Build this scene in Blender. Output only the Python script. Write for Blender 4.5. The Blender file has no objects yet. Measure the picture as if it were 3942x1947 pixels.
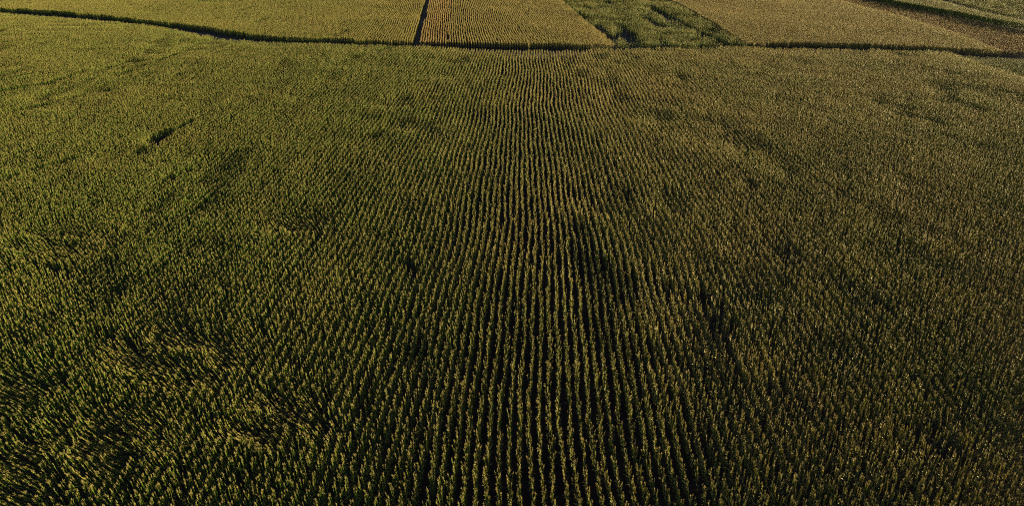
import bpy, math, random
import numpy as np
from mathutils import Vector, Euler

R = math.radians
scene = bpy.context.scene
COL = scene.collection
rng = np.random.default_rng(7)
random.seed(7)

# ------------------------------------------------------------------ camera
PW, PH = 3942.0, 1947.0
FPX = 2628.0                    # 24 mm equivalent
CANOPY = 2.05                   # height of the sunlit canopy surface
PITCH = math.atan(1297.0 / FPX)
YAW = R(1.35)                   # turned a little left of the rows
CAMZ = 35.3
cam_d = bpy.data.cameras.new('camera')
cam_d.sensor_width = 36.0
cam_d.lens = 36.0 * FPX / PW
cam_d.clip_start = 0.5
cam_d.clip_end = 6000
cam = bpy.data.objects.new('camera', cam_d)
cam.location = (0, 0, CAMZ)
cam.rotation_euler = Euler((math.pi / 2 - PITCH, 0, YAW), 'XYZ')
COL.objects.link(cam)
scene.camera = cam
MC = np.array(cam.rotation_euler.to_matrix())

# ------------------------------------------------------------------ light
SUN_EL, SUN_AZ = 5.0, 76.0     # azimuth measured from +Y (view) clockwise to the right
w = bpy.data.worlds.new('World')
scene.world = w
w.use_nodes = True
nt = w.node_tree
bg = nt.nodes['Background']
sky = nt.nodes.new('ShaderNodeTexSky')
sky.sky_type = 'NISHITA'
sky.sun_disc = False
sky.sun_elevation = R(SUN_EL)
sky.sun_rotation = R(SUN_AZ)
sky.dust_density = 0.2
sky.air_density = 0.7
sky.altitude = 600
nt.links.new(sky.outputs[0], bg.inputs[0])
bg.inputs[1].default_value = 0.05
sd = bpy.data.lights.new('sun', 'SUN')
sd.energy = 5.0
sd.angle = R(0.5)
sd.color = (1.0, 0.82, 0.40)
sun = bpy.data.objects.new('sun', sd)
dirv = Vector((math.sin(R(SUN_AZ)) * math.cos(R(SUN_EL)), math.cos(R(SUN_AZ)) * math.cos(R(SUN_EL)), math.sin(R(SUN_EL))))
sun.rotation_euler = dirv.to_track_quat('Z', 'Y').to_euler()
COL.objects.link(sun)
vs = scene.view_settings
vs.view_transform = 'Standard'
vs.look = 'None'
vs.gamma = 1
vs.exposure = 2.95
scene.render.use_motion_blur = False
scene.cycles.use_denoising = False
scene.cycles.pixel_filter_type = 'BLACKMAN_HARRIS'
scene.cycles.filter_width = 1.1
scene.cycles.max_bounces = 5
scene.cycles.diffuse_bounces = 2
scene.cycles.transmission_bounces = 3
scene.cycles.glossy_bounces = 2

# ------------------------------------------------------------------ helpers
def back(px, py, z=CANOPY):
    """photo pixel -> world XY on the level plane z"""
    px = np.asarray(px, float); py = np.asarray(py, float)
    d = np.stack([(px - PW / 2) / FPX, -(py - PH / 2) / FPX, -np.ones_like(px)], -1) @ MC.T
    t = (z - CAMZ) / d[..., 2]
    return d[..., 0] * t, d[..., 1] * t

def project(x, y, z):
    p = np.stack([x, y, z - CAMZ], -1) @ MC
    zc = -p[..., 2]
    return PW / 2 + FPX * p[..., 0] / zc, PH / 2 - FPX * p[..., 1] / zc, zc

def vnoise(x, y, scale, seed):
    """smooth value noise, 0..1"""
    r = np.random.default_rng(seed)
    tab = r.random((64, 64))
    fx, fy = x / scale + 1000, y / scale + 1000
    ix, iy = np.floor(fx).astype(int), np.floor(fy).astype(int)
    ux, uy = fx - ix, fy - iy
    ux = ux * ux * (3 - 2 * ux); uy = uy * uy * (3 - 2 * uy)
    g = lambda a, b: tab[a % 64, b % 64]
    return (g(ix, iy) * (1 - ux) + g(ix + 1, iy) * ux) * (1 - uy) + (g(ix, iy + 1) * (1 - ux) + g(ix + 1, iy + 1) * ux) * uy

def terrain(x, y):
    return 0.55 * (vnoise(x, y, 46, 1) - 0.5) + 0.22 * (vnoise(x, y, 15, 2) - 0.5)

def tag(o, label=None, cat=None, group=None, kind=None):
    if label: o['label'] = label
    if cat: o['category'] = cat
    if group: o['group'] = group
    if kind: o['kind'] = kind
    return o

def inpoly(x, y, poly):
    ins = np.zeros(x.shape, bool)
    n = len(poly)
    for i in range(n):
        x0, y0 = poly[i]; x1, y1 = poly[(i + 1) % n]
        c = ((y0 > y) != (y1 > y))
        with np.errstate(divide='ignore', invalid='ignore'):
            xi = (x1 - x0) * (y - y0) / (y1 - y0) + x0
        ins ^= c & (x < xi)
    return ins

# ------------------------------------------------------------------ materials
def new_mat(name):
    m = bpy.data.materials.new(name)
    m.use_nodes = True
    t = m.node_tree
    for n in list(t.nodes):
        if n.type != 'OUTPUT_MATERIAL': t.nodes.remove(n)
    return m, t, t.nodes['Material Output']

def ramp(t, stops, gain=1.0):
    r = t.nodes.new('ShaderNodeValToRGB')
    e = r.color_ramp.elements
    while len(e) < len(stops): e.new(0.5)
    for k, (p, c) in enumerate(stops):
        e[k].position = p; e[k].color = (*[q * gain for q in c], 1)
    return r

def plant_mat(name, stops, rough, transl, use_dry=True):
    m, t, out = new_mat(name)
    N, L = t.nodes, t.links
    a = N.new('ShaderNodeAttribute'); a.attribute_type = 'INSTANCER'; a.attribute_name = 'tint'
    add = N.new('ShaderNodeMath'); add.operation = 'ADD'
    L.new(a.outputs['Fac'], add.inputs[0])
    if use_dry:
        d = N.new('ShaderNodeAttribute'); d.attribute_type = 'GEOMETRY'; d.attribute_name = 'dry'
        L.new(d.outputs['Fac'], add.inputs[1])
    else:
        add.inputs[1].default_value = 0
    # brown streaks and mottling along the blades
    tc = N.new('ShaderNodeTexCoord')
    nz = N.new('ShaderNodeTexNoise'); nz.inputs['Scale'].default_value = 9; nz.inputs['Detail'].default_value = 2
    L.new(tc.outputs['Object'], nz.inputs['Vector'])
    ma = N.new('ShaderNodeMath'); ma.operation = 'MULTIPLY_ADD'
    L.new(nz.outputs[0], ma.inputs[0]); ma.inputs[1].default_value = 0.3; L.new(add.outputs[0], ma.inputs[2])
    sb = N.new('ShaderNodeMath'); sb.operation = 'SUBTRACT'; L.new(ma.outputs[0], sb.inputs[0]); sb.inputs[1].default_value = 0.15
    r = ramp(t, stops, 0.58)
    L.new(sb.outputs[0], r.inputs[0])
    p = N.new('ShaderNodeBsdfPrincipled')
    L.new(r.outputs[0], p.inputs['Base Color'])
    p.inputs['Roughness'].default_value = rough
    p.inputs['Specular IOR Level'].default_value = 0.18
    if transl > 0:
        tr = N.new('ShaderNodeBsdfTranslucent')
        hs = N.new('ShaderNodeHueSaturation'); hs.inputs['Value'].default_value = 1.5; hs.inputs['Saturation'].default_value = 1.15
        L.new(r.outputs[0], hs.inputs['Color']); L.new(hs.outputs[0], tr.inputs['Color'])
        mx = N.new('ShaderNodeMixShader'); mx.inputs[0].default_value = transl
        L.new(p.outputs[0], mx.inputs[1]); L.new(tr.outputs[0], mx.inputs[2])
        L.new(mx.outputs[0], out.inputs[0])
    else:
        L.new(p.outputs[0], out.inputs[0])
    return m

LEAF = plant_mat('maize_leaf', [(0.0, (0.06, 0.115, 0.006)), (0.28, (0.145, 0.155, 0.020)), (0.55, (0.27, 0.22, 0.05)), (0.74, (0.34, 0.225, 0.07)), (0.88, (0.22, 0.15, 0.05)), (1.0, (0.10, 0.07, 0.028))], 0.56, 0.08)
STALK = plant_mat('maize_stalk', [(0.0, (0.09, 0.11, 0.02)), (0.5, (0.16, 0.14, 0.04)), (1.0, (0.26, 0.16, 0.06))], 0.5, 0, False)
TASSEL = plant_mat('maize_tassel', [(0.0, (0.20, 0.17, 0.05)), (0.6, (0.28, 0.20, 0.07)), (1.0, (0.34, 0.19, 0.07))], 0.7, 0.1, False)
HUSK = plant_mat('maize_husk', [(0.0, (0.14, 0.16, 0.04)), (0.6, (0.30, 0.25, 0.10)), (1.0, (0.40, 0.28, 0.12))], 0.6, 0, False)

def soil_mat(name, c0, c1, sc):
    m, t, out = new_mat(name)
    N, L = t.nodes, t.links
    tc = N.new('ShaderNodeTexCoord')
    nz = N.new('ShaderNodeTexNoise'); nz.inputs['Scale'].default_value = sc; nz.inputs['Detail'].default_value = 8
    L.new(tc.outputs['Object'], nz.inputs['Vector'])
    r = ramp(t, [(0.3, c0), (0.7, c1)])
    L.new(nz.outputs[0], r.inputs[0])
    p = N.new('ShaderNodeBsdfPrincipled'); p.inputs['Roughness'].default_value = 0.95
    p.inputs['Specular IOR Level'].default_value = 0.1
    L.new(r.outputs[0], p.inputs['Base Color'])
    b = N.new('ShaderNodeBump'); b.inputs['Distance'].default_value = 0.08; b.inputs['Strength'].default_value = 0.8
    n2 = N.new('ShaderNodeTexNoise'); n2.inputs['Scale'].default_value = 6; n2.inputs['Detail'].default_value = 6
    L.new(tc.outputs['Object'], n2.inputs['Vector']); L.new(n2.outputs[0], b.inputs['Height'])
    L.new(b.outputs[0], p.inputs['Normal'])
    L.new(p.outputs[0], out.inputs[0])
    return m
SOIL = soil_mat('soil', (0.011, 0.006, 0.005), (0.024, 0.013, 0.010), 0.7)
EARTH = soil_mat('path_earth', (0.03, 0.018, 0.014), (0.06, 0.036, 0.028), 1.3)

# ------------------------------------------------------------------ ground
def grid_mesh(name, xs, ys, mat, dz=0.0, fn=terrain):
    X, Y = np.meshgrid(xs, ys)
    Z = fn(X, Y) + dz
    v = np.stack([X.ravel(), Y.ravel(), Z.ravel()], -1)
    nx, ny = len(xs), len(ys)
    i = np.arange((ny - 1) * (nx - 1)); a = (i // (nx - 1)) * nx + i % (nx - 1)
    f = np.stack([a, a + 1, a + nx + 1, a + nx], -1)
    me = bpy.data.meshes.new(name)
    me.from_pydata(v.tolist(), [], f.tolist())
    for p in me.polygons: p.use_smooth = True
    me.materials.append(mat)
    o = bpy.data.objects.new(name, me); COL.objects.link(o)
    return o
def spread(a, b, step, far):
    core = np.arange(a, b + step / 2, step)
    ext = np.geomspace(step * 2, far, 14)
    return np.concatenate([(core[0] - ext)[::-1], core, core[-1] + ext])
g = grid_mesh('ground', spread(-330, 330, 5.0, 2500), spread(-30, 450, 5.0, 2500), SOIL)
tag(g, kind='structure')

# near and far lip of the crop at the field path, as canopy edges
NEAR_LIP = [(-200, 22), (0, 46), (130, 56), (500, 86), (700, 115), (850, 143), (1000, 158), (1400, 170), (1600, 177), (1850, 189), (2150, 196), (2300, 189), (2500, 183), (2900, 180), (3000, 184), (3400, 190), (3655, 194)]
FAR_LIP = [(-200, 12), (0, 32), (250, 47), (500, 71), (750, 101), (900, 125), (1100, 141), (1400, 155), (1600, 164), (1850, 167), (2050, 170), (2200, 172), (2350, 173), (2900, 170), (3100, 166), (3500, 177), (3942, 193), (4200, 202)]
NEAR_LIP = [(a, b + 2) for a, b in NEAR_LIP]
FAR_LIP = [(a, b - 2) for a, b in FAR_LIP]
def B(pts, z=CANOPY):
    x, y = back([p[0] for p in pts], [p[1] for p in pts], z)
    return list(zip(x.tolist(), y.tolist()))

# field path: a worn earth strip between the two lips
def strip_mesh(name, left, right, mat, dz=0.006, n=90):
    def resample(pts):
        pts = np.array(pts); d = np.r_[0, np.cumsum(np.hypot(*np.diff(pts, axis=0).T))]
        s = np.linspace(0, d[-1], n)
        return np.stack([np.interp(s, d, pts[:, 0]), np.interp(s, d, pts[:, 1])], -1)
    A, C = resample(left), resample(right)
    v, f = [], []
    m = 5
    for i in range(n):
        for k in range(m):
            p = A[i] * (1 - k / (m - 1)) + C[i] * (k / (m - 1))
            v.append((p[0], p[1], 0))
    v = np.array(v); v[:, 2] = terrain(v[:, 0], v[:, 1]) + 0.03 + dz
    for i in range(n - 1):
        for k in range(m - 1):
            a = i * m + k
            f.append((a, a + 1, a + m + 1, a + m))
    me = bpy.data.meshes.new(name); me.from_pydata(v.tolist(), [], f)
    for p in me.polygons: p.use_smooth = True
    me.materials.append(mat)
    o = bpy.data.objects.new(name, me); COL.objects.link(o)
    tag(o, kind='structure')
    return o
strip_mesh('field_path', B([(a, b - 7) for a, b in NEAR_LIP + [(3942, 208), (4200, 218)]]), B([(a, b + 3) for a, b in FAR_LIP]), EARTH)
GAPL = [(1652, -60), (1636, 0), (1618, 60), (1605, 100), (1590, 165)]
GAPR = [(1666, -60), (1652, 0), (1640, 60), (1626, 100), (1612, 168)]
strip_mesh('farm_track', B(GAPL), B(GAPR), EARTH, 0.01)

# ------------------------------------------------------------------ one maize plant
def leaf_geo(r, length, width, az, a0, droop, twist, nseg=5):
    """strip of 3 x (nseg+1) vertices: steep at the base, arching over, folded along the midrib"""
    out = np.array([math.cos(az), math.sin(az), 0.0]); side = np.array([-math.sin(az), math.cos(az), 0.0]); up = np.array([0, 0, 1.0])
    p = np.zeros(3); ang = a0
    vs_, fs = [], []
    for i in range(nseg + 1):
        t = i / nseg
        wd = width * (0.55 + 0.9 * t if t < 0.35 else max(0.02, (1 - t) / 0.65) ** 0.75 * 0.865) * 0.5
        d = out * math.sin(ang) + up * math.cos(ang)
        nrm = -out * math.cos(ang) + up * math.sin(ang)
        tw = twist * t
        s2 = side * math.cos(tw) + nrm * math.sin(tw)
        n2 = nrm * math.cos(tw) - side * math.sin(tw)
        vs_ += [p - s2 * wd + n2 * wd * 0.35, p.copy(), p + s2 * wd + n2 * wd * 0.35]
        p = p + d * length / nseg
        ang += droop * (0.35 + 1.3 * t) / nseg
    for i in range(nseg):
        a = i * 3
        fs += [(a, a + 1, a + 4, a + 3), (a + 1, a + 2, a + 5, a + 4)]
    return np.array(vs_), fs

def tube_geo(pts, rad, n=5):
    v, f = [], []
    for k, (p, q) in enumerate(zip(pts, rad)):
        for j in range(n):
            a = 2 * math.pi * j / n
            v.append((p[0] + q * math.cos(a), p[1] + q * math.sin(a), p[2]))
    for k in range(len(pts) - 1):
        for j in range(n):
            f.append((k * n + j, k * n + (j + 1) % n, (k + 1) * n + (j + 1) % n, (k + 1) * n + j))
    return np.array(v, float), f

def plant_parts(seed, habit='maize'):
    r = random.Random(seed)
    parts = []                       # (name, material, offset, verts, faces, dry)
    H = 1.95
    bend = (r.uniform(-.06, .06), r.uniform(-.06, .06))
    at = lambda z: np.array([bend[0] * (z / H) ** 2, bend[1] * (z / H) ** 2, z])
    v, f = tube_geo([at(z) for z in (0, 0.5, 1.1, 1.6, H)], [.016, .015, .012, .009, .006])
    parts.append(('stalk', STALK, np.zeros(3), v, f, 0))
    az = r.uniform(-.45, .45)
    # long arching leaves lower down, a tight tuft of upright ones above
    spec = []
    for i in range(3):
        spec.append((0.6 + .25 * i + r.uniform(-.05, .05), r.uniform(.4, .55), R(r.uniform(22, 36)), R(r.uniform(75, 120)), r.uniform(.085, .11), .55))
    nt_ = r.choice((6, 7, 7))
    for i in range(nt_):
        t = i / (nt_ - 1)
        dr = R(r.uniform(10, 55)) if r.random() > .28 else R(r.uniform(80, 135))
        spec.append((1.38 + .40 * t, r.uniform(.26, .40) * (1 - .15 * t), R(r.uniform(5, 17)), dr, r.uniform(.07, .105), .14))
    for i, (z, L, a0, dr, wd, pd) in enumerate(spec):
        v, f = leaf_geo(r, L, wd, az + (i % 2) * math.pi + r.uniform(-.9, .9), a0, dr, r.uniform(-.9, .9))
        dry = r.uniform(-.10, .12) + (0.28 if r.random() < pd else 0)
        parts.append(('leaf', LEAF, at(z), v, f, dry))
    # tassel: a spike and side branches
    tv, tf = [], []
    for k in range(6):
        a = k * 2.4 + r.random(); sp = 0 if k == 0 else r.uniform(.25, .6)
        ln = .34 if k == 0 else r.uniform(.18, .26)
        base = np.array([0, 0, 0.0 if k == 0 else r.uniform(0, .08)])
        tip = base + ln * np.array([math.cos(a) * math.sin(sp), math.sin(a) * math.sin(sp), math.cos(sp)])
        mid = (base + tip) / 2
        b0 = len(tv)
        for (c, q) in ((base, .004), (mid, .011), (tip, .002)):
            for j in range(3):
                an = j * 2.094 + k
                tv.append(c + np.array([math.cos(an) * q, math.sin(an) * q, 0]))
        for s in range(2):
            for j in range(3):
                tf.append((b0 + s * 3 + j, b0 + s * 3 + (j + 1) % 3, b0 + s * 3 + 3 + (j + 1) % 3, b0 + s * 3 + 3 + j))
    parts.append(('tassel', TASSEL, at(H) - np.array([0, 0, .02]), np.array(tv), tf, 0))
    # ear in its husk
    a = az + r.choice((0, math.pi)) + r.uniform(-.3, .3)
    dr_ = np.array([math.cos(a) * .45, math.sin(a) * .45, 1.0])
    v, f = tube_geo([dr_ * s for s in (0, .06, .14, .21, .26)], [.012, .03, .032, .02, .004], 6)
    parts.append(('ear', HUSK, at(1.0 + r.uniform(-.1, .1)), v, f, 0))
    return parts

def mesh_from(name, items, center=False):
    """items: (mat, verts, faces, dry) -> one mesh with a 'dry' attribute"""
    me = bpy.data.meshes.new(name)
    V, F, mi, dry, mats = [], [], [], [], []
    b = 0
    for mat, v, f, d in items:
        if mat not in mats: mats.append(mat)
        V.append(v); F += [tuple(b + q for q in p) for p in f]
        mi += [mats.index(mat)] * len(f); dry += [d] * len(v); b += len(v)
    me.from_pydata(np.concatenate(V).tolist(), [], F)
    for m in mats: me.materials.append(m)
    me.polygons.foreach_set('material_index', mi)
    me.polygons.foreach_set('use_smooth', [True] * len(F))
    at = me.attributes.new('dry', 'FLOAT', 'POINT'); at.data.foreach_set('value', dry)
    me.update()
    return me

NVAR = 12
VAR = [plant_parts(100 + k) for k in range(NVAR)]
source = bpy.data.collections.new('maize_source')       # not linked to the scene: shapes for the crop masses
for k, ps in enumerate(VAR):
    o = bpy.data.objects.new('maize_shape_%02d' % k, mesh_from('maize_shape', [(m, v + off, f, d) for (_, m, off, v, f, d) in ps]))
    source.objects.link(o)

# ------------------------------------------------------------------ crop masses
def crop_tree():
    gt = bpy.data.node_groups.new('crop', 'GeometryNodeTree')
    gt.interface.new_socket('Geometry', in_out='INPUT', socket_type='NodeSocketGeometry')
    gt.interface.new_socket('Geometry', in_out='OUTPUT', socket_type='NodeSocketGeometry')
    N, L = gt.nodes, gt.links
    gi, go = N.new('NodeGroupInput'), N.new('NodeGroupOutput')
    m2p = N.new('GeometryNodeMeshToPoints')
    ci = N.new('GeometryNodeCollectionInfo'); ci.inputs['Collection'].default_value = source
    ci.inputs['Separate Children'].default_value = True; ci.inputs['Reset Children'].default_value = True
    iop = N.new('GeometryNodeInstanceOnPoints'); iop.inputs['Pick Instance'].default_value = True
    def attr(n, ty):
        a = N.new('GeometryNodeInputNamedAttribute'); a.data_type = ty; a.inputs['Name'].default_value = n
        return next(s for s in a.outputs if s.enabled and s.name == 'Attribute')
    e2r = N.new('FunctionNodeEulerToRotation')
    L.new(gi.outputs[0], m2p.inputs['Mesh']); L.new(m2p.outputs[0], iop.inputs['Points'])
    L.new(ci.outputs[0], iop.inputs['Instance'])
    L.new(attr('variant', 'INT'), iop.inputs['Instance Index'])
    L.new(attr('rot', 'FLOAT_VECTOR'), e2r.inputs[0]); L.new(e2r.outputs[0], iop.inputs['Rotation'])
    L.new(attr('size', 'FLOAT_VECTOR'), iop.inputs['Scale'])
    L.new(iop.outputs[0], go.inputs[0])
    return gt
CROP = crop_tree()

def crop_object(name, P, label, cat='crop'):
    n = len(P['x'])
    me = bpy.data.meshes.new(name)
    me.vertices.add(n)
    z = terrain(P['x'], P['y']) - 0.01
    me.vertices.foreach_set('co', np.stack([P['x'], P['y'], z], -1).astype(np.float32).ravel())
    for nm, ty, key in (('rot', 'FLOAT_VECTOR', 'vector'), ('size', 'FLOAT_VECTOR', 'vector'), ('variant', 'INT', 'value'), ('tint', 'FLOAT', 'value')):
        a = me.attributes.new(nm, ty, 'POINT')
        arr = P[nm].astype(np.int32 if ty == 'INT' else np.float32)
        a.data.foreach_set(key, np.ascontiguousarray(arr).ravel())
    o = bpy.data.objects.new(name, me); COL.objects.link(o)
    md = o.modifiers.new('crop', 'NODES'); md.node_group = CROP
    tag(o, label, cat, kind='stuff')
    return o

def rows(origin, heading, poly, wob_seed, spacing=0.75, step=0.175, rag=0.5, wob=0.35, passrag=0.5):
    """plant positions on parallel wobbling rows clipped to a polygon; heading clockwise from +Y"""
    D = np.array([math.sin(heading), math.cos(heading)]); S = np.array([D[1], -D[0]])
    P = np.array(poly) - np.array(origin)
    u0, u1 = (P @ S).min() - 1, (P @ S).max() + 1
    v0, v1 = (P @ D).min() - 1, (P @ D).max() + 1
    r = np.random.default_rng(wob_seed)
    ks = np.arange(math.floor(u0 / spacing), math.ceil(u1 / spacing) + 1)
    vsn = np.arange(v0, v1, step)
    K, V = np.meshgrid(ks, vsn)
    K = K.ravel(); V = V.ravel() + r.uniform(-.06, .06, K.size)
    pr = r.normal(0, passrag, 4000)
    ends = dict(zip(ks.tolist(), r.normal(0, rag, len(ks)) + pr[((ks // 8) + 2000) % 4000]))
    pas = K // 8
    pj = np.random.default_rng(wob_seed + 5).normal(0, 1, 4000)[(pas + 2000) % 4000]
    u = K * spacing + r.normal(0, .025, K.size)
    q = np.array([0.3, 1.7, 4.1]) + wob_seed
    u = u + wob * (np.sin(V / 17 + q[0] + 0.02 * u) + 0.6 * np.sin(V / 7.3 + q[1] + 0.03 * u) + 0.3 * np.sin(V / 3.7 + q[2] + pj * .5)) * 0.6
    u = u + 0.10 * np.sin(V / 11 + pj * 3) + 0.05 * np.sin(V / 1.9 + K * 2.1)
    x = origin[0] + u * S[0] + V * D[0]
    y = origin[1] + u * S[1] + V * D[1]
    e = np.array([ends[k] for k in ks.tolist()])[K - ks[0]]
    ins = inpoly(x + D[0] * e, y + D[1] * e, poly)
    # keep only what the camera (or one a few steps away) could see
    px, py, zc = project(x, y, np.full_like(x, 1.0))
    m = 9.0 * FPX / np.maximum(zc, 1)
    vis = (zc > 1) & (px > -m) & (px < PW + m) & (py > -140) & (py < PH + m)
    k = ins & vis
    return x[k], y[k], K[k], V[k]

def dress(x, y, heading, tint, hgt=1.0, hvar=.08, lean=.05, leanv=(0, 0), wide=1.0):
    n = len(x)
    r = rng
    rot = np.zeros((n, 3))
    flip = r.integers(0, 2, n) * math.pi
    rot[:, 2] = -heading + math.pi / 2 + flip + r.uniform(-1.57, 1.57, n)
    tx = r.normal(0, lean, n) + leanv[0]; ty = r.normal(0, lean, n) + leanv[1]      # lean as a world direction
    c, s_ = np.cos(rot[:, 2]), np.sin(rot[:, 2])
    rot[:, 1] = c * tx + s_ * ty
    rot[:, 0] = -(-s_ * tx + c * ty)
    h = np.clip(hgt * (1 + r.normal(0, hvar, n)), .25, 1.4)
    ws = wide * r.uniform(.5, .9, n)
    return dict(x=x, y=y, rot=rot, size=np.stack([ws, ws, h], -1), variant=r.integers(0, NVAR, n), tint=np.clip(tint + r.normal(0, .06, n), -.1, 1.1))

def take(P, k):
    return {a: b[k] for a, b in P.items()}

# --- near field -----------------------------------------------------
near_poly = B(NEAR_LIP) + B([(3945, 292), (4350, 430)]) + [(90, 20), (-90, 20)] + B([(-700, 700), (-600, 60)])
x, y, K, V = rows((0, 0), 0.0, near_poly, 3)
px, py, zc = project(x, y, np.full_like(x, CANOPY))
# weak growth, gaps and missing stretches of row
n1 = vnoise(x, y * .6, 3.2, 11); n2 = vnoise(x, y * .45, 9.0, 12); n3 = vnoise(x, y, 1.1, 13)
weak = np.clip((n2 - .6) * 1.6, 0, .28) * np.clip((n1 - .45) * 3, 0, 1)
keep = rng.random(len(x)) >  .08 + .10 * vnoise(x, y, .9, 14) + .75 * weak * n3
def missing(p0, p1, wid, dens=1.0):
    """a stretch without plants between two photo points"""
    (a0, b0), (a1, b1) = B([p0, p1])
    dx, dy = a1 - a0, b1 - b0
    L2 = dx * dx + dy * dy
    t = np.clip(((x - a0) * dx + (y - b0) * dy) / L2, 0, 1)
    d = np.hypot(x - a0 - t * dx, y - b0 - t * dy)
    return (d < wid * (0.55 + .9 * vnoise(x, y, 2.5, 31))) & (rng.random(len(x)) < dens)
for p0, p1, wd, dn in [((-40, 352), (185, 318), 1.6, .95), ((180, 318), (330, 270), .9, .7), ((0, 300), (120, 285), .8, .9), ((40, 425), (170, 400), 1.2, .95),
                       ((590, 545), (655, 500), 1.1, 1), ((680, 500), (740, 462), .5, 1), ((520, 590), (560, 568), .9, .9), ((640, 690), (720, 650), .8, 1),
                       ((150, 650), (270, 612), 1.0, .9), ((0, 690), (90, 668), .8, .7), ((600, 235), (700, 200), .8, .8), ((330, 180), (420, 165), .8, .6), ((700, 165), (880, 140), .7, .5),
                       ((455, 262), (470, 258), .9, .9), ((690, 285), (730, 280), .9, .8), ((3640, 1715), (3690, 1730), .8, .6), ((3560, 1650), (3620, 1660), 1.2, .7),
                       ((1560, 1000), (1590, 1030), .8, .8), ((1040, 640), (1070, 655), .7, .8), ((2880, 690), (2900, 720), .7, .8), ((2560, 1100), (2680, 1140), 1.0, .55),
                       ((2740, 1150), (2820, 1280), 1.0, .5), ((2330, 1010), (2350, 1040), .6, .8), ((380, 1260), (420, 1275), .8, .8), ((180, 1010), (260, 1020), .9, .7),
                       ((540, 820), (640, 780), .6, .6), ((3300, 1100), (3420, 1180), .7, .5), ((3000, 960), (3050, 1010), .7, .6)]:
    keep &= ~missing(p0, p1, wd, dn)
x, y, K, V, weak, n2, zc = x[keep], y[keep], K[keep], V[keep], weak[keep], n2[keep], zc[keep]
# ripening: green in the west, yellow and drying to the east, in patches
rip = 1 / (1 + np.exp(-(x + 6 + 10 * (vnoise(x, y, 28, 21) - .5)) / 11.0))
tint = .0 + .42 * rip + .22 * (vnoise(x, y * .5, 7, 22) - .5) + .12 * (vnoise(x, y, 2.2, 23) - .5)
# blown-over patches with pale undersides showing
lodge = np.zeros(len(x))
for cx, cy, rad in [(230, 1735, 4.5), (420, 1690, 3.5), (690, 1330, 4.2), (760, 1390, 3.5), (190, 935, 4.2), (1170, 850, 3.0), (1080, 1600, 3.0), (60, 1480, 3.0)]:
    (a, b), = B([(cx, cy)])
    lodge = np.maximum(lodge, np.clip(1.6 - np.hypot((x - a) * .8, y - b) / rad, 0, 1))
lodge *= np.clip(vnoise(x, y, 1.6, 41) * 2.2 - .3, 0, 1)
P = dress(x, y, 0.0, tint + .18 * lodge, 1.0 - .45 * weak + .10 * (vnoise(x, y, 5, 24) - .5), .035, .05,
          (-.32 * lodge - .04 + .12 * (vnoise(x, y, 6, 25) - .5), -.42 * lodge))
# order by how large they show; the nearest 300 in the frame become single plants
pxt, pyt, zt = project(x, y, np.full_like(x, 1.9))
inside = (pxt > 8) & (pxt < PW - 8) & (pyt < PH - 22)
order = np.argsort(np.where(inside, zt, 1e9))
single = np.zeros(len(x), bool); single[order[:300]] = True
NEAR_SINGLE = take(P, single)
crop_object('maize_crop', take(P, ~single), 'wide field of ripening maize rows filling the photo below the cross path')

# --- the nearest maize plants, one by one ----------------------------
MESHES = []
for k, ps in enumerate(VAR):
    MESHES.append([(nm, mesh_from(nm, [(m, v, f, d)]), off) for (nm, m, off, v, f, d) in ps])
zone_txt = [('upright green maize plant at the bottom edge, left third of the photo', 'green maize plants along the bottom left edge'),
            ('yellow-green maize plant at the bottom edge, middle third of the photo', 'maize plants along the bottom edge in the middle'),
            ('yellowing maize plant at the bottom edge, right third of the photo', 'yellowing maize plants along the bottom right edge')]
S = NEAR_SINGLE
sz = terrain(S['x'], S['y'])
spx, _, _ = project(S['x'], S['y'], np.full_like(S['x'], 1.9))
for i in range(len(S['x'])):
    e = bpy.data.objects.new('maize_plant', None)
    e.empty_display_size = .2
    e.location = (S['x'][i], S['y'][i], sz[i] - .01)
    e.rotation_euler = S['rot'][i]
    e.scale = S['size'][i]
    COL.objects.link(e)
    lb, gr = zone_txt[min(2, int(spx[i] / (PW / 3)))]
    tag(e, lb, 'plant', gr)
    for nm, me, off in MESHES[int(S['variant'][i])]:
        c = bpy.data.objects.new(nm, me)
        c.parent = e
        c.location = off
        c['tint'] = float(S['tint'][i])
        COL.objects.link(c)

# --- fields beyond the path ------------------------------------------
HF = -R(5.9)
TOP = -70
def far_x(line, yy):
    (a, b), (c, d) = line
    return a + (c - a) * (yy - b) / (d - b)
def lip(x0, x1):
    pts = [p for p in FAR_LIP if x0 < p[0] < x1]
    xs = [p[0] for p in FAR_LIP]; ys = [p[1] for p in FAR_LIP]
    return [(x0, float(np.interp(x0, xs, ys)))] + pts + [(x1, float(np.interp(x1, xs, ys)))]

def field(name, poly, heading, seed, label, tint, hgt=1.0, step=.19, dens=None, wide=1.0, wob=.35, rag=.5, passrag=.5, hvar=.04, lean=.045, spacing=.75):
    a, b, k, v = rows(poly[0], heading, poly, seed, spacing, step, rag, wob, passrag)
    if dens is not None:
        kk = rng.random(len(a)) < dens(a, b)
        a, b = a[kk], b[kk]
    t = tint(a, b) if callable(tint) else np.full(len(a), tint)
    h = hgt(a, b) if callable(hgt) else hgt
    return crop_object(name, dress(a, b, heading, t, h, hvar, lean, wide=wide), label)

# left green-to-yellow field
lf = B(lip(-200, 1588)) + B(GAPL[::-1]) + B([(800, TOP), (-200, TOP)])
field('maize_crop', lf, HF, 31, 'yellow-green maize field beyond the path, left of the dark farm track',
      lambda a, b: .08 + .34 / (1 + np.exp(-(a + 60) / 18)) + .15 * (vnoise(a, b, 14, 51) - .5), dens=lambda a, b: .97 - .5 * np.clip((vnoise(a, b * .6, 6, 52) - .72) * 5, 0, 1), passrag=1.3)
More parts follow.
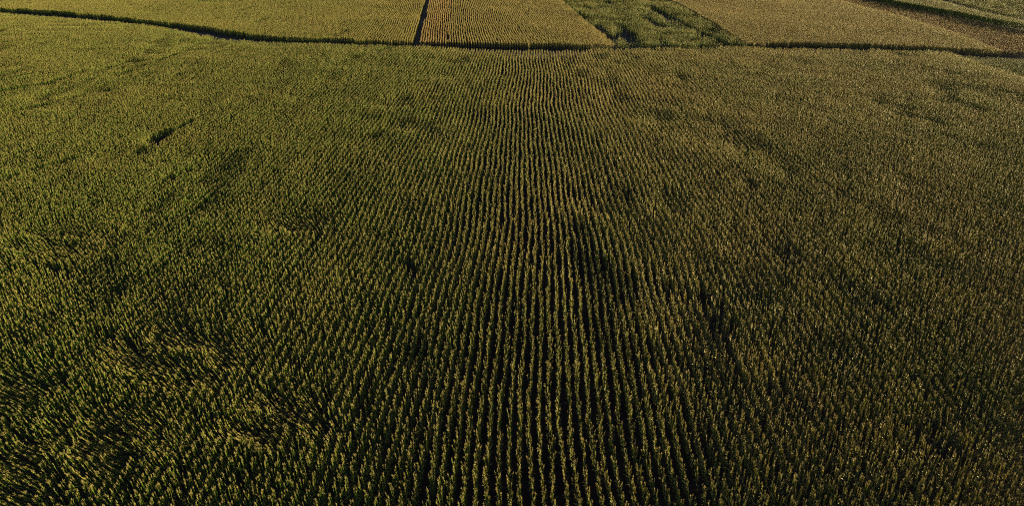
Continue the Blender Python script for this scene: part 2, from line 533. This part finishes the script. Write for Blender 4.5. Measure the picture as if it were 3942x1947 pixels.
# dry orange strip
of = B(lip(1614, 1722)) + B([(1738, 0), (1748, TOP)]) + B(GAPR[:4])
field('maize_crop', of, HF, 32, 'narrow strip of dry orange maize rows beside the dark farm track', lambda a, b: .72 + .10 * (vnoise(a, b, 3, 53) - .5), hgt=.97)
# pale striped field
RB = ((2165, 0), (2372, 170))
pf = B(lip(1723, 2372)) + B([(2165, 0), (far_x(RB, TOP), TOP), (1749, TOP), (1739, 0)])
field('maize_crop', pf, HF, 33, 'pale yellow striped maize field between the orange strip and the green plot',
      lambda a, b: .42 + .16 / (1 + np.exp(-(a - 18) / 6)) + .1 * (vnoise(a, b, 9, 54) - .5))
# patchy green plot
LB = ((2580, 0), (2872, 176))
gp = B(lip(2378, 2872)) + B([(2730, 82), (2580, 0), (far_x(LB, TOP), TOP), (far_x(RB, TOP) + 6, TOP), (2172, 0)])
def plot_gaps(a, b):
    q = np.ones(len(a))
    for p0, p1, wd in [((2400, 120), (2440, 150), 3.0), ((2300, 92), (2370, 150), 1.6), ((2390, 95), (2430, 130), 2.0), ((2500, 22), (2600, 75), 2.2), ((2600, 75), (2700, 118), 1.2),
                       ((2700, 118), (2810, 168), .8), ((2240, 22), (2290, 30), 2.6), ((2180, 4), (2300, 2), 2.2), ((2480, 60), (2560, 100), 1.6), ((2430, 165), (2480, 168), 1.4), ((2330, 5), (2440, 0), 1.2)]:
        (a0, b0), (a1, b1) = B([p0, p1])
        dx, dy = a1 - a0, b1 - b0
        t = np.clip(((a - a0) * dx + (b - b0) * dy) / (dx * dx + dy * dy), 0, 1)
        d = np.hypot(a - a0 - t * dx, b - b0 - t * dy)
        q = np.minimum(q, np.where(d < wd * (.6 + .8 * vnoise(a, b, 3, 61)), .03, 1))
    nn = vnoise(a, b * .6, 5, 62)
    return q * np.clip(1.05 - 2.2 * np.clip(nn - .55, 0, 1), .05, 1)
field('maize_crop', gp, 0.0, 34, 'patchy grey-green maize plot with black hollows beyond the path', lambda a, b: .14 + .2 * (vnoise(a, b, 4, 55) - .5),
      hgt=lambda a, b: .72 + .4 * vnoise(a, b, 5, 63), dens=plot_gaps, hvar=.16, lean=.14, wide=1.15, step=.24)
# golden field
QB = [(3852, 186), (3700, 128), (3500, 68), (3330, 25), (3200, -8), (3020, TOP)]
gf = B(lip(2878, 3852)) + B(QB[1:]) + B([(far_x(LB, TOP) + 8, TOP), (2590, 0), (2738, 80)])
field('maize_crop', gf, 0.0, 35, 'bright golden maize field beyond the path, right of the green plot', lambda a, b: .58 + .12 * (vnoise(a, b, 10, 56) - .5))
# brown field
SB = [(4200, 160), (3942, 108), (3800, 82), (3640, 48), (3500, 22), (3380, 0), (3150, TOP)]
bf = B(lip(3862, 4200)) + B(SB) + B([(3034, TOP), (3212, -8), (3342, 25), (3512, 68), (3712, 128)])
field('maize_crop', bf, 0.0, 36, 'dull brownish low maize field between the golden field and green strip', lambda a, b: .90 + .22 * (vnoise(a, b, 8, 57) - .5), hgt=.72, dens=lambda a, b: np.full(len(a), .8))
# green strip
gs = B([(4200, 142), (3942, 84), (3800, 52), (3700, 28), (3600, 3), (3400, TOP), (3175, TOP), (3400, -1), (3515, 20), (3655, 44), (3815, 76), (3942, 98), (4200, 152)])
field('maize_crop', gs, 0.0, 37, 'bright green strip of tall maize in the top right corner', lambda a, b: .12 + .15 * (vnoise(a, b, 6, 58) - .5), hgt=1.2, step=.17)
# thin dark field at the corner
cf = B([(4200, 122), (3942, 66), (3800, 34), (3720, 14), (3660, -2), (3480, TOP), (4200, TOP)])
field('maize_crop', cf, 0.0, 38, 'thin dark maize field beyond the green strip at the top right corner', lambda a, b: .30 + .4 * (vnoise(a, b, 2, 59) - .5),
      dens=lambda a, b: np.clip(.75 - 1.3 * np.clip(vnoise(a, b, 5, 64) - .35, 0, 1), .06, 1), hgt=.85, hvar=.18, lean=.12)
# low plot right of the near field
rp = B([(3672, 200), (3942, 209), (4300, 222), (4400, 420), (3960, 286)])
field('maize_crop', rp, 0.0, 39, 'low dark green plot at the right edge just below the path', lambda a, b: .22 + .2 * (vnoise(a, b, 5, 60) - .5), hgt=.6, dens=lambda a, b: np.full(len(a), .7))
print('PLANTS', sum(len(o.data.vertices) for o in COL.objects if o.get('kind') == 'stuff'))
